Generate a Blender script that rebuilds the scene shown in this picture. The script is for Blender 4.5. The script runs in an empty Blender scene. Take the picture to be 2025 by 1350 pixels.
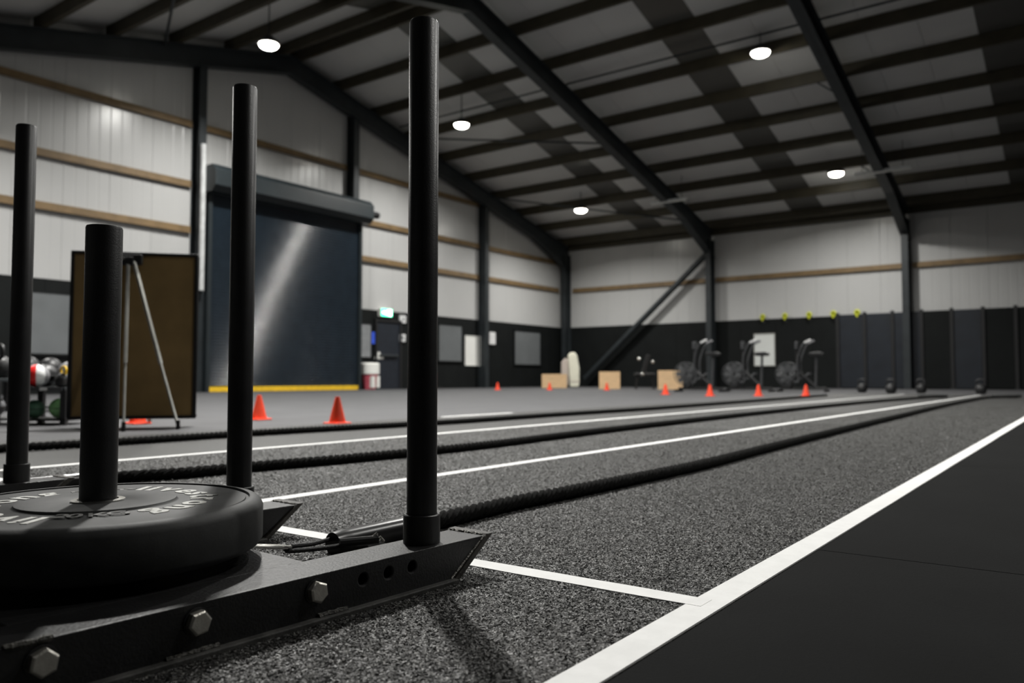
import bpy, math, random
from mathutils import Vector, Matrix
random.seed(7)
C = bpy.context.scene.collection
sc = bpy.context.scene
R_ = math.radians

# ---------------------------------------------------------------- camera, world, exposure
CAM_H, YAW, FPX = 0.33, R_(36.1), 1575.0
PITCH = math.atan(73 / FPX)
cd = bpy.data.cameras.new('camera')
cd.sensor_width = 36.0
cd.lens = FPX / 2025 * 36.0
cd.clip_start = 0.02
cd.clip_end = 200
cd.dof.use_dof = True
cd.dof.focus_distance = 1.28
cd.dof.aperture_fstop = 4.5
cam = bpy.data.objects.new('camera', cd)
C.objects.link(cam)
cam.location = (0, 0, CAM_H)
cam.rotation_euler = (math.pi / 2 + PITCH, 0, YAW)
sc.camera = cam
sc.view_settings.view_transform = 'Standard'
sc.view_settings.look = 'None'
sc.view_settings.gamma = 1
sc.view_settings.use_curve_mapping = False
sc.view_settings.exposure = 0.0
w = bpy.data.worlds.new('world')
sc.world = w
w.use_nodes = True
w.node_tree.nodes['Background'].inputs[0].default_value = (0.8, 0.9, 1.0, 1)
w.node_tree.nodes['Background'].inputs[1].default_value = 0.0
LAMP_POWER = 310.0          # each high-bay lamp
LAMP_SPREAD = R_(150)
NEAR_GAIN = 2.4             # unseen lamp over the near cones, set brighter to lift the near floor


def ray(px, py):
    a, b = (px - 1012.5) / FPX, (675 - py) / FPX
    fw = math.cos(PITCH) - b * math.sin(PITCH)
    up = math.sin(PITCH) + b * math.cos(PITCH)
    return Vector((-math.sin(YAW) * fw + math.cos(YAW) * a, math.cos(YAW) * fw + math.sin(YAW) * a, up))


def ground(px, py, z=0.0):
    d = ray(px, py); t = (z - CAM_H) / d.z
    return Vector((0, 0, CAM_H)) + d * t


def on_x(px, py, X):
    d = ray(px, py)
    return Vector((0, 0, CAM_H)) + d * (X / d.x)


def on_y(px, py, Y):
    d = ray(px, py)
    return Vector((0, 0, CAM_H)) + d * (Y / d.y)


# ---------------------------------------------------------------- materials
MATS = {}


def mat(name, col, rough=0.6, metal=0.0, var=0.12, scale=6.0, bump=0.0, bscale=40.0, emit=None, estr=0.0, spec=0.5, col2=None, stretch=None):
    m = bpy.data.materials.new(name)
    m.use_nodes = True
    nt = m.node_tree
    b = nt.nodes['Principled BSDF']
    b.inputs['Roughness'].default_value = rough
    b.inputs['Metallic'].default_value = metal
    b.inputs['Specular IOR Level'].default_value = spec
    tc = nt.nodes.new('ShaderNodeTexCoord')
    src = tc.outputs['Object']
    if stretch:
        mp = nt.nodes.new('ShaderNodeMapping')
        mp.inputs['Scale'].default_value = stretch
        nt.links.new(src, mp.inputs['Vector'])
        src = mp.outputs['Vector']
    n = nt.nodes.new('ShaderNodeTexNoise')
    n.inputs['Scale'].default_value = scale
    n.inputs['Detail'].default_value = 4
    nt.links.new(src, n.inputs['Vector'])
    r = nt.nodes.new('ShaderNodeValToRGB')
    c2 = col2 or tuple(min(1, c * (1 + var)) for c in col)
    c1 = col if col2 else tuple(c * (1 - var) for c in col)
    r.color_ramp.elements[0].color = (*c1, 1)
    r.color_ramp.elements[1].color = (*c2, 1)
    r.color_ramp.elements[0].position = 0.35
    r.color_ramp.elements[1].position = 0.65
    nt.links.new(n.outputs['Fac'], r.inputs['Fac'])
    nt.links.new(r.outputs['Color'], b.inputs['Base Color'])
    if bump:
        n2 = nt.nodes.new('ShaderNodeTexNoise')
        n2.inputs['Scale'].default_value = bscale
        n2.inputs['Detail'].default_value = 3
        nt.links.new(src, n2.inputs['Vector'])
        bp = nt.nodes.new('ShaderNodeBump')
        bp.inputs['Strength'].default_value = bump
        bp.inputs['Distance'].default_value = 0.01
        nt.links.new(n2.outputs['Fac'], bp.inputs['Height'])
        nt.links.new(bp.outputs['Normal'], b.inputs['Normal'])
    if emit:
        b.inputs['Emission Color'].default_value = (*emit, 1)
        b.inputs['Emission Strength'].default_value = estr
    MATS[name] = m
    return m


def carpet_mat():
    m = bpy.data.materials.new('grey_fleck_carpet')
    m.use_nodes = True
    nt = m.node_tree
    b = nt.nodes['Principled BSDF']
    b.inputs['Roughness'].default_value = 0.5
    b.inputs['Specular IOR Level'].default_value = 0.4
    b.inputs['Sheen Weight'].default_value = 0.22
    b.inputs['Sheen Roughness'].default_value = 0.24
    tc = nt.nodes.new('ShaderNodeTexCoord')
    v = nt.nodes.new('ShaderNodeTexNoise')
    v.inputs['Scale'].default_value = 240
    v.inputs['Detail'].default_value = 3.0
    v.inputs['Distortion'].default_value = 0.6
    n2 = nt.nodes.new('ShaderNodeTexNoise')
    n2.inputs['Scale'].default_value = 75
    n2.inputs['Detail'].default_value = 3
    n3 = nt.nodes.new('ShaderNodeTexNoise')
    n3.inputs['Scale'].default_value = 1.7
    n3.inputs['Detail'].default_value = 3
    for q in (v, n2, n3):
        nt.links.new(tc.outputs['Object'], q.inputs['Vector'])
    r = nt.nodes.new('ShaderNodeValToRGB')
    e = r.color_ramp.elements
    e[0].position, e[0].color = 0.30, (0.0055, 0.0055, 0.0055, 1)
    e[1].position, e[1].color = 0.74, (0.17, 0.168, 0.155, 1)
    q = e.new(0.52); q.color = (0.022, 0.022, 0.0215, 1)
    nt.links.new(v.outputs['Fac'], r.inputs['Fac'])
    mr = nt.nodes.new('ShaderNodeMapRange')
    mr.inputs[1].default_value = 0.3; mr.inputs[2].default_value = 0.7
    mr.inputs[3].default_value = 0.72; mr.inputs[4].default_value = 1.25
    nt.links.new(n2.outputs['Fac'], mr.inputs[0])
    mr3 = nt.nodes.new('ShaderNodeMapRange')
    mr3.inputs[1].default_value = 0.3; mr3.inputs[2].default_value = 0.7
    mr3.inputs[3].default_value = 0.85; mr3.inputs[4].default_value = 1.15
    nt.links.new(n3.outputs['Fac'], mr3.inputs[0])
    mu = nt.nodes.new('ShaderNodeMath'); mu.operation = 'MULTIPLY'
    nt.links.new(mr.outputs[0], mu.inputs[0]); nt.links.new(mr3.outputs[0], mu.inputs[1])
    mx = nt.nodes.new('ShaderNodeVectorMath'); mx.operation = 'SCALE'
    nt.links.new(r.outputs['Color'], mx.inputs[0]); nt.links.new(mu.outputs[0], mx.inputs['Scale'])
    nt.links.new(mx.outputs[0], b.inputs['Base Color'])
    for sock, hi in (('Sheen Weight', 0.42), ('Specular IOR Level', 0.85)):
        q = nt.nodes.new('ShaderNodeMapRange')
        q.inputs[1].default_value = 0.34; q.inputs[2].default_value = 0.70
        q.inputs[3].default_value = 0.12; q.inputs[4].default_value = hi
        nt.links.new(v.outputs['Fac'], q.inputs[0]); nt.links.new(q.outputs[0], b.inputs[sock])
    bp = nt.nodes.new('ShaderNodeBump')
    bp.inputs['Strength'].default_value = 0.5
    bp.inputs['Distance'].default_value = 0.003
    nt.links.new(v.outputs['Fac'], bp.inputs['Height'])
    nt.links.new(bp.outputs['Normal'], b.inputs['Normal'])
    MATS['carpet'] = m


carpet_mat()


def pile_mat():
    m = bpy.data.materials.new('carpet_fibre')
    m.use_nodes = True
    nt = m.node_tree
    nt.nodes.clear()
    out = nt.nodes.new('ShaderNodeOutputMaterial')
    oi = nt.nodes.new('ShaderNodeObjectInfo')
    r = nt.nodes.new('ShaderNodeValToRGB')
    e = r.color_ramp.elements
    e[0].position, e[0].color = 0.0, (0.02, 0.02, 0.0195, 1)
    e[1].position, e[1].color = 1.0, (0.25, 0.2475, 0.23, 1)
    q = e.new(0.45); q.color = (0.034, 0.0338, 0.032, 1)
    q = e.new(0.8); q.color = (0.09, 0.089, 0.083, 1)
    nt.links.new(oi.outputs['Random'], r.inputs['Fac'])
    d = nt.nodes.new('ShaderNodeBsdfPrincipled')
    d.inputs['Roughness'].default_value = 0.5
    d.inputs['Specular IOR Level'].default_value = 0.7
    d.inputs['Sheen Weight'].default_value = 0.7
    d.inputs['Sheen Roughness'].default_value = 0.22
    t = nt.nodes.new('ShaderNodeBsdfTranslucent')
    mx = nt.nodes.new('ShaderNodeMixShader'); mx.inputs[0].default_value = 0.25
    nt.links.new(r.outputs['Color'], d.inputs['Base Color']); nt.links.new(r.outputs['Color'], t.inputs['Color'])
    nt.links.new(d.outputs[0], mx.inputs[1]); nt.links.new(t.outputs[0], mx.inputs[2])
    nt.links.new(mx.outputs[0], out.inputs['Surface'])
    MATS['pile'] = m


pile_mat()
mat('rubber_mat', (0.0042, 0.0046, 0.0047), 0.9, 0, 0.25, 3, 0.15, 300, spec=0.1)
mat('rubber_floor', (0.050, 0.050, 0.053), 0.7, 0, 0.12, 2.0, 0.1, 200)
mat('tape', (0.88, 0.88, 0.87), 0.6, 0, 0.03, 30, 0.1, 200, spec=0.3)
mat('clad_white', (0.50, 0.50, 0.495), 0.25, 0, 0.02, 0.6)
mat('clad_dark', (0.0055, 0.0068, 0.0068), 0.7, 0, 0.15, 2, spec=0.2)
mat('window_grey', (0.15, 0.16, 0.165), 0.4, 0, 0.06, 2)
mat('steel_grey', (0.020, 0.025, 0.028), 0.5, 0, 0.15, 3)
mat('girt_tan', (0.19, 0.125, 0.058), 0.6, 0, 0.15, 4)
mat('purlin_brown', (0.045, 0.038, 0.022), 0.6, 0, 0.15, 4)
mat('roof_sheet', (0.56, 0.56, 0.55), 0.6, 0, 0.05, 0.5)
mat('rooflight', (0.085, 0.083, 0.075), 0.4, 0, 0.08, 1)
mat('shutter', (0.012, 0.019, 0.027), 0.17, 0.0, 0.08, 3, spec=0.42)
mat('hood', (0.013, 0.019, 0.022), 0.45, 0, 0.1, 3)
mat('yellow', (0.80, 0.50, 0.02), 0.5, 0, 0.12, 8)
mat('yellow_lime', (0.62, 0.66, 0.03), 0.45, 0, 0.08, 8)
mat('downpipe', (0.55, 0.56, 0.56), 0.4)
mat('sled_black', (0.011, 0.011, 0.0115), 0.42, 0, 0.25, 18, 0.12, 260, spec=0.5)
mat('sled_skid', (0.075, 0.074, 0.070), 0.5, 0.3, 0.35, 40, 0.1, 200)
mat('weld', (0.20, 0.195, 0.18), 0.45, 0.6, 0.3, 120, 0.6, 300)
mat('weld_dull', (0.07, 0.068, 0.06), 0.6, 0.2, 0.4, 150, 0.6, 300)
mat('plate_dusty', (0.030, 0.027, 0.022), 0.6, 0, 0.35, 25, 0.15, 200)
mat('pole_black', (0.012, 0.012, 0.013), 0.38, 0, 0.2, 30, 0.06, 400)
mat('zinc', (0.62, 0.60, 0.55), 0.38, 0.9, 0.1, 60, 0.1, 200)
mat('steel_bright', (0.75, 0.74, 0.70), 0.25, 1.0, 0.06, 40)
mat('plate_rubber', (0.030, 0.031, 0.031), 0.62, 0, 0.18, 40, 0.03, 300, spec=0.4)
mat('plate_print', (0.60, 0.60, 0.57), 0.6, 0, 0.15, 60)
mat('mark_grey', (0.16, 0.16, 0.155), 0.5)
mat('rope_black', (0.009, 0.009, 0.0085), 0.9, 0, 0.35, 160, 0.5, 700, spec=0.1)
mat('sleeve_black', (0.012, 0.012, 0.012), 0.28, 0, 0.2, 20)
mat('cord_black', (0.014, 0.014, 0.014), 0.7, 0, 0.2, 200, 0.3, 500)
mat('cone_orange', (0.95, 0.065, 0.015), 0.5, 0, 0.05, 10)
mat('hardboard', (0.30, 0.195, 0.075), 0.75, 0, 0.12, 5, 0.05, 200)
mat('frame_black', (0.012, 0.012, 0.013), 0.5)
mat('alu', (0.42, 0.42, 0.39), 0.45, 0.6, 0.08, 20)
mat('plastic_black', (0.012, 0.012, 0.013), 0.45)
mat('wood_ply', (0.85, 0.58, 0.33), 0.6, 0, 0.10, 5, stretch=(1, 1, 8))
mat('cream', (0.75, 0.73, 0.60), 0.6, 0, 0.05, 4)
mat('cream_dark', (0.50, 0.43, 0.38), 0.7, 0, 0.05, 4)
mat('white_board', (0.72, 0.74, 0.72), 0.35, 0, 0.02, 2)
mat('white_paper', (0.86, 0.86, 0.82), 0.6, 0, 0.02, 2)
mat('red', (0.80, 0.02, 0.02), 0.4)
mat('pink', (0.62, 0.11, 0.15), 0.6)
mat('blue', (0.05, 0.12, 0.75), 0.5)
mat('green', (0.30, 0.62, 0.26), 0.45, 0, 0.1, 10)
mat('green_dark', (0.09, 0.20, 0.13), 0.5)
mat('ball_grey', (0.22, 0.22, 0.23), 0.5)
mat('ball_white', (0.75, 0.75, 0.75), 0.5)
mat('grey_mid', (0.25, 0.26, 0.27), 0.5)
mat('bike_grey', (0.06, 0.062, 0.066), 0.45)
mat('panel_navy', (0.010, 0.0135, 0.020), 0.45, 0, 0.2, 2)
mat('door_navy', (0.014, 0.018, 0.026), 0.45)
mat('batten', (0.62, 0.64, 0.64), 0.4)
mat('housing', (0.03, 0.03, 0.032), 0.5)
mat('lamp_lens', (0.9, 0.9, 0.85), 0.4, emit=(1.0, 0.97, 0.86), estr=45)
mat('exit_green', (0.02, 0.5, 0.2), 0.4, emit=(0.05, 0.95, 0.42), estr=5.0)
mat('exit_white', (0.9, 0.9, 0.9), 0.4, emit=(0.75, 1.0, 0.88), estr=12.0)


# ---------------------------------------------------------------- mesh helpers
class MB:
    def __init__(s):
        s.v, s.f = [], []

    def add(s, vs, fs):
        o = len(s.v)
        s.v += [tuple(q) for q in vs]
        s.f += [tuple(i + o for i in q) for q in fs]
        return s

    def box(s, x0, x1, y0, y1, z0, z1):
        return s.add([(x0, y0, z0), (x1, y0, z0), (x1, y1, z0), (x0, y1, z0), (x0, y0, z1), (x1, y0, z1), (x1, y1, z1), (x0, y1, z1)],
                     [(0, 3, 2, 1), (4, 5, 6, 7), (0, 1, 5, 4), (1, 2, 6, 5), (2, 3, 7, 6), (3, 0, 4, 7)])

    def beam(s, p0, p1, wa, wb, upv=(0, 0, 1)):
        p0, p1 = Vector(p0), Vector(p1)
        d = (p1 - p0).normalized()
        a = d.cross(Vector(upv))
        if a.length < 1e-4:
            a = d.cross(Vector((1, 0, 0)))
        a.normalize(); b = a.cross(d).normalized()
        vs = [p + a * (i * wa / 2) + b * (j * wb / 2) for p in (p0, p1) for i, j in ((-1, -1), (1, -1), (1, 1), (-1, 1))]
        return s.add(vs, [(0, 1, 2, 3), (7, 6, 5, 4), (0, 4, 5, 1), (1, 5, 6, 2), (2, 6, 7, 3), (3, 7, 4, 0)])

    def prism(s, poly, fn, a, b):
        """poly of 2-D points, fn(u, v, w) -> xyz, extruded from w=a to w=b"""
        n = len(poly)
        vs = [fn(u, v, a) for u, v in poly] + [fn(u, v, b) for u, v in poly]
        fs = [tuple(range(n)), tuple(range(2 * n - 1, n - 1, -1))]
        fs += [(i, i + n, (i + 1) % n + n, (i + 1) % n) for i in range(n)]
        return s.add(vs, fs)

    def tube(s, pts, r, n=8, closed=False, caps=True):
        pts = [Vector(p) for p in pts]
        rs = r if isinstance(r, (list, tuple)) else [r] * len(pts)
        m = len(pts)
        prev = None
        vs = []
        for i, p in enumerate(pts):
            if closed:
                t = pts[(i + 1) % m] - pts[i - 1]
            else:
                t = pts[min(i + 1, m - 1)] - pts[max(i - 1, 0)]
            t.normalize()
            if prev is None:
                a = t.cross(Vector((0, 0, 1)))
                if a.length < 1e-3:
                    a = t.cross(Vector((1, 0, 0)))
            else:
                a = prev - t * prev.dot(t)
            a.normalize(); prev = a
            b = t.cross(a)
            for k in range(n):
                q = 2 * math.pi * k / n
                vs.append(p + (a * math.cos(q) + b * math.sin(q)) * rs[i])
        fs = []
        for i in range(m if closed else m - 1):
            j = (i + 1) % m
            for k in range(n):
                l = (k + 1) % n
                fs.append((i * n + k, i * n + l, j * n + l, j * n + k))
        if caps and not closed:
            fs.append(tuple(range(n - 1, -1, -1)))
            fs.append(tuple((m - 1) * n + k for k in range(n)))
        return s.add(vs, fs)

    def lathe(s, prof, n=32, c=(0, 0, 0), axis='z', close=False):
        """prof = [(r, h)]; h along axis"""
        vs = []
        for r, h in prof:
            for k in range(n):
                q = 2 * math.pi * k / n
                x, y = r * math.cos(q), r * math.sin(q)
                if axis == 'z':
                    p = (x, y, h)
                elif axis == 'x':
                    p = (h, x, y)
                else:
                    p = (y, h, x)
                vs.append((p[0] + c[0], p[1] + c[1], p[2] + c[2]))
        fs = []
        m = len(prof)
        for i in range(m if close else m - 1):
            j = (i + 1) % m
            for k in range(n):
                l = (k + 1) % n
                fs.append((i * n + k, i * n + l, j * n + l, j * n + k))
        if not close:
            fs.append(tuple(range(n - 1, -1, -1)))
            fs.append(tuple((m - 1) * n + k for k in range(n)))
        return s.add(vs, fs)

    def ball(s, c, r, n=20, m=10, sq=(1, 1, 1)):
        vs, fs = [], []
        for i in range(m + 1):
            a = math.pi * i / m
            for k in range(n):
                q = 2 * math.pi * k / n
                vs.append((c[0] + r * sq[0] * math.sin(a) * math.cos(q), c[1] + r * sq[1] * math.sin(a) * math.sin(q), c[2] + r * sq[2] * math.cos(a)))
        for i in range(m):
            for k in range(n):
                l = (k + 1) % n
                fs.append((i * n + k, (i + 1) * n + k, (i + 1) * n + l, i * n + l))
        return s.add(vs, fs)

    def mesh(s, name):
        me = bpy.data.meshes.new(name)
        me.from_pydata(s.v, [], s.f)
        me.update()
        import bmesh
        bm = bmesh.new(); bm.from_mesh(me)
        bmesh.ops.remove_doubles(bm, verts=bm.verts, dist=1e-6)
        bmesh.ops.dissolve_degenerate(bm, edges=bm.edges, dist=1e-7)
        bmesh.ops.recalc_face_normals(bm, faces=bm.faces)
        bm.to_mesh(me); bm.free()
        return me

    def build(s, name, m, parent=None, smooth=False, bevel=0, seg=2, loc=None, rot=None):
        o = bpy.data.objects.new(name, s.mesh(name))
        return fin(o, m, parent, smooth, bevel, seg, loc, rot)


def fin(o, m, parent=None, smooth=False, bevel=0, seg=2, loc=None, rot=None):
    C.objects.link(o)
    if m:
        o.data.materials.append(MATS[m])
    if smooth:
        o.data.shade_smooth()
        o.data.set_sharp_from_angle(angle=R_(35))
    if bevel:
        b = o.modifiers.new('bevel', 'BEVEL')
        b.width = bevel; b.segments = seg; b.limit_method = 'ANGLE'; b.angle_limit = R_(40)
    if loc is not None:
        o.location = loc
    if rot is not None:
        o.rotation_euler = rot
    if parent:
        o.parent = parent
    return o


def share(src, name, parent=None, loc=None, rot=None):
    o = src.copy(); o.name = name
    C.objects.link(o)
    if parent:
        o.parent = parent
    if loc is not None:
        o.location = loc
    if rot is not None:
        o.rotation_euler = rot
    return o


def empty(name, loc=(0, 0, 0), rz=0.0):
    o = bpy.data.objects.new(name, None)
    C.objects.link(o)
    o.empty_display_size = 0.1
    o.location = loc; o.rotation_euler = (0, 0, rz)
    return o


def tag(o, label, cat, group=None):
    o['label'] = label; o['category'] = cat
    if group:
        o['group'] = group
    return o


def struct(o):
    o['kind'] = 'structure'
    return o


def copy_tree(o, parent=None, **kw):
    c = o.copy(); C.objects.link(c)
    c.parent = parent
    for ch in [q for q in C.objects if q.parent == o]:
        copy_tree(ch, c)
    return c


# ---------------------------------------------------------------- hall geometry
XL, XR, YF, YB = -17.7, 14.8, 27.9, -5.0
YR = 13.6                                   # ridge
SL = 0.24                                   # roof slope


def zu(Y):                                  # underside of the rafters
    return 6.33 + SL * (22.9 - YR) - SL * abs(Y - YR)


def zp(Y):                                  # underside of the purlins
    return zu(Y) + 0.50


def zr(Y):                                  # underside of the roof sheets
    return zu(Y) + 0.79


FRAMES = [-11.2, -4.7, 1.8, 8.3]
GCOL = [0.6, 5.7] + [on_x(px, 500, XL + .2).y for px in (391, 698, 958)]
DARK = 2.42

# floor
m = MB().box(XL, XR, YB, YF, -0.12, 0)
floor = struct(m.build('floor', 'rubber_floor'))
m = MB().box(-4.47, -0.4335, YB + 0.02, 18.0, 0.0, 0.004)
carpet = struct(m.build('floor_carpet', 'carpet'))
LINES = [-0.458, -1.79, -3.13, -4.45]
tape_z = 0.0045


def tape(x0, x1, y0, y1, lift=0.0):
    mb = MB()
    along_y = (y1 - y0) > (x1 - x0)
    n = 60
    rnd = random.Random(int((x0 + y0) * 1000))
    top = []
    for i in range(n + 1):
        t = i / n
        j0, j1 = rnd.uniform(-.0012, .0012), rnd.uniform(-.0012, .0012)
        if along_y:
            top.append(((x0 + j0, y0 + (y1 - y0) * t), (x1 + j1, y0 + (y1 - y0) * t)))
        else:
            top.append(((x0 + (x1 - x0) * t, y0 + j0), (x0 + (x1 - x0) * t, y1 + j1)))
    vs, fs = [], []
    for a, b in top:
        for q in (a, b):
            vs.append((q[0], q[1], 0.004)); vs.append((q[0], q[1], 0.0064 + lift))
    for i in range(n):
        o, p = i * 4, i * 4 + 4
        fs += [(o + 1, p + 1, p + 3, o + 3), (o, p, p + 1, o + 1), (o + 2, o + 3, p + 3, p + 2), (o, o + 2, p + 2, p)]
    fs += [(0, 1, 3, 2), (n * 4, n * 4 + 2, n * 4 + 3, n * 4 + 1)]
    mb.add(vs, fs)
    return mb.build('tape_line', 'tape', carpet)


for i, lx in enumerate(LINES):
    tape(lx - 0.0245, lx + 0.0245, YB + 0.1, 17.9) if i < 3 else tape(lx - 0.0245, lx + 0.0245, 5.1, 6.1)
tape(-4.45, -0.46, 1.085, 1.128, 0.0004)

# short fibre pile of the carpet near the first sled: real little blades, scattered by geometry nodes
def carpet_pile(x0, x1, y0, y1, density=110000):
    g = bpy.data.node_groups.new('pile', 'GeometryNodeTree')
    g.interface.new_socket('Geometry', in_out='INPUT', socket_type='NodeSocketGeometry')
    g.interface.new_socket('Geometry', in_out='OUTPUT', socket_type='NodeSocketGeometry')
    N, L = g.nodes.new, g.links.new
    gi, go = N('NodeGroupInput'), N('NodeGroupOutput')
    dp_ = N('GeometryNodeDistributePointsOnFaces'); dp_.distribute_method = 'RANDOM'
    dp_.inputs['Density'].default_value = density
    L(gi.outputs[0], dp_.inputs['Mesh'])
    gr = N('GeometryNodeMeshGrid')
    gr.inputs['Size X'].default_value = 0.0019; gr.inputs['Size Y'].default_value = 0.0048
    gr.inputs['Vertices X'].default_value = 2; gr.inputs['Vertices Y'].default_value = 2
    tf = N('GeometryNodeTransform'); tf.inputs['Rotation'].default_value = (0, 0, 0)
    tf.inputs['Translation'].default_value = (0, 0, 0.0012)
    L(gr.outputs['Mesh'], tf.inputs['Geometry'])
    sm = N('GeometryNodeSetMaterial'); sm.inputs['Material'].default_value = MATS['pile']
    L(tf.outputs[0], sm.inputs['Geometry'])
    rv = N('FunctionNodeRandomValue'); rv.data_type = 'FLOAT_VECTOR'
    rv.inputs[0].default_value = (-0.5, -0.6, 0); rv.inputs[1].default_value = (0.5, 0.6, 6.283)
    rs_ = N('FunctionNodeRandomValue'); rs_.data_type = 'FLOAT'
    fl = [q for q in rs_.inputs if q.type == 'VALUE']
    fl[0].default_value = 0.7; fl[1].default_value = 1.25
    io = N('GeometryNodeInstanceOnPoints')
    L(dp_.outputs['Points'], io.inputs['Points']); L(sm.outputs[0], io.inputs['Instance'])
    L(rv.outputs[0], io.inputs['Rotation'])
    L([q for q in rs_.outputs if q.type == 'VALUE'][0], io.inputs['Scale'])
    L(io.outputs[0], go.inputs[0])
    me = bpy.data.meshes.new('carpet_pile')
    me.from_pydata([(x0, y0, .0041), (x1, y0, .0041), (x1, y1, .0041), (x0, y1, .0041)], [], [(0, 1, 2, 3)])
    o = bpy.data.objects.new('carpet_pile', me)
    fin(o, 'pile', carpet)
    o['kind'] = 'stuff'
    md = o.modifiers.new('pile', 'NODES'); md.node_group = g
    return o


for ya, yb, de in ((1.128, 3.0, 230000), (3.0, 4.4, 110000), (4.4, 6.0, 50000), (6.0, 8.0, 20000), (8.0, 11.0, 8000)):
    carpet_pile(-1.766, -0.4825, ya, yb, de)
carpet_pile(-1.766, -0.4825, 0.05, 1.0855, 230000)
for ya, yb, de in ((1.128, 3.2, 90000), (3.2, 5.0, 40000), (5.0, 8.0, 12000)):
    carpet_pile(-3.105, -1.815, ya, yb, de)

# rubber mats on the right
tile = None
mw, ml = 1.22, 1.83
for i in range(5):
    for j in range(11):
        x0 = -0.4315 + i * (mw + 0.003)
        y0 = 1.585 - 2 * (ml + 0.003) + j * (ml + 0.003)
        if tile is None:
            tile = MB().box(0, mw, 0, ml, 0, 0.0042).build('rubber_mat', 'rubber_mat', floor, bevel=0.0008, loc=(x0, y0, 0))
        else:
            share(tile, 'rubber_mat', floor, (x0, y0, 0))


# cladding panels: a shallow ribbed sheet 1 m wide; u runs along the wall, d sticks into the room
def panel(fn, u0, u1, zb, ztop, name, m, parent, rib=True):
    prof = []
    n = 4
    W = (u1 - u0)
    prof.append((u0 + 0.0015, -0.006))
    prof.append((u0 + 0.012, 0.0))
    if rib:
        for k in range(1, n):
            c = u0 + W * k / n
            prof += [(c - 0.022, 0.0), (c - 0.008, -0.004), (c + 0.008, -0.004), (c + 0.022, 0.0)]
    prof.append((u1 - 0.012, 0.0))
    prof.append((u1 - 0.0015, -0.006))
    vs, fs = [], []
    for u, d in prof:
        vs += [fn(u, d, zb), fn(u, d, ztop(u))]
    vs += [fn(u1 - 0.0015, -0.04, zb), fn(u1 - 0.0015, -0.04, ztop(u1)), fn(u0 + 0.0015, -0.04, zb), fn(u0 + 0.0015, -0.04, ztop(u0))]
    k = len(prof) + 2
    for i in range(k):
        j = (i + 1) % k
        fs.append((2 * i, 2 * j, 2 * j + 1, 2 * i + 1))
    fs.append(tuple(2 * i for i in range(k)))
    fs.append(tuple(2 * i + 1 for i in range(k - 1, -1, -1)))
    return MB().add(vs, fs).build(name, m, parent)


def clad_wall(root, fn, U0, U1, ztop, step=1.0):
    n = round((U1 - U0) / step)
    st = (U1 - U0) / n
    for i in range(n):
        a, b = U0 + i * st, U0 + (i + 1) * st
        panel(fn, a, b, DARK, ztop, 'cladding_panel', 'clad_white', root)
    n = round((U1 - U0) / 1.25)
    st = (U1 - U0) / n
    for i in range(n):
        a, b = U0 + i * st, U0 + (i + 1) * st
        panel(fn, a, b, 0.0, lambda u: DARK - 0.004, 'lower_panel', 'clad_dark', root, rib=False)


def gable(name, X, sgn):
    poly = [(YB, -0.1), (YF, -0.1), (YF, zr(YF)), (YR, zr(YR)), (YB, zr(YB))]
    mb = MB().prism(poly, lambda u, v, wv: (wv, u, v), X - sgn * 0.2, X - sgn * 0.045)
    root = struct(mb.build(name, 'clad_dark'))
    clad_wall(root, lambda u, d, z: (X + sgn * d, u, z), YB + .02, YF - .02, lambda u: zr(u) - 0.01)
    return root


def longwall(name, Y, sgn):
    mb = MB().box(XL, XR, min(Y - sgn * .2, Y - sgn * .045), max(Y - sgn * .2, Y - sgn * .045), -0.1, zr(YF if sgn < 0 else YB) + 0.02)
    root = struct(mb.build(name, 'clad_dark'))
    clad_wall(root, lambda u, d, z: (u, Y + sgn * d, z), XL + .02, XR - .02, lambda u: zr(Y) - 0.01)
    return root


wall_left = gable('wall_left', XL, 1)
wall_right = gable('wall_right', XR, -1)
wall_far = longwall('wall_far', YF, -1)
wall_back = longwall('wall_back', YB, 1)


def isec_v(x, y, z0, z1, depth, width, along, tf=0.016, tw=0.012):
    """vertical I section; depth runs along axis 'x' or 'y'"""
    mb = MB()
    d, wd = depth / 2, width / 2
    P = [(-d, -wd), (-d + tf, -wd), (-d + tf, -tw / 2), (d - tf, -tw / 2), (d - tf, -wd), (d, -wd), (d, wd), (d - tf, wd), (d - tf, tw / 2), (-d + tf, tw / 2), (-d + tf, wd), (-d, wd)]
    if along == 'x':
        return mb.prism(P, lambda u, v, ww: (x + u, y + v, ww), z0, z1)
    return mb.prism(P, lambda u, v, ww: (x + v, y + u, ww), z0, z1)


# gable columns and girts
for gy_ in GCOL:
    isec_v(XL + 0.17, gy_, 0, zu(gy_) + 0.1, 0.33, 0.2, 'x').build('column', 'steel_grey', wall_left)


def zsec(mb, a, b, axis, face, sgn, z, h=0.17, d=0.10):
    """horizontal Z girt from a to b along axis; face = wall plane, sgn into the room"""
    t = 0.012
    P = [(0, h / 2), (d * .55, h / 2), (d * .55, -h / 2 + t), (d, -h / 2 + t), (d, -h / 2), (d * .55 - t, -h / 2), (d * .55 - t, h / 2 - t), (0, h / 2 - t)]
    if axis == 'y':
        mb.prism(P, lambda u, v, ww: (face + sgn * u, ww, z + v), a, b)
    else:
        mb.prism(P, lambda u, v, ww: (ww, face + sgn * u, z + v), a, b)
    return mb


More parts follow.
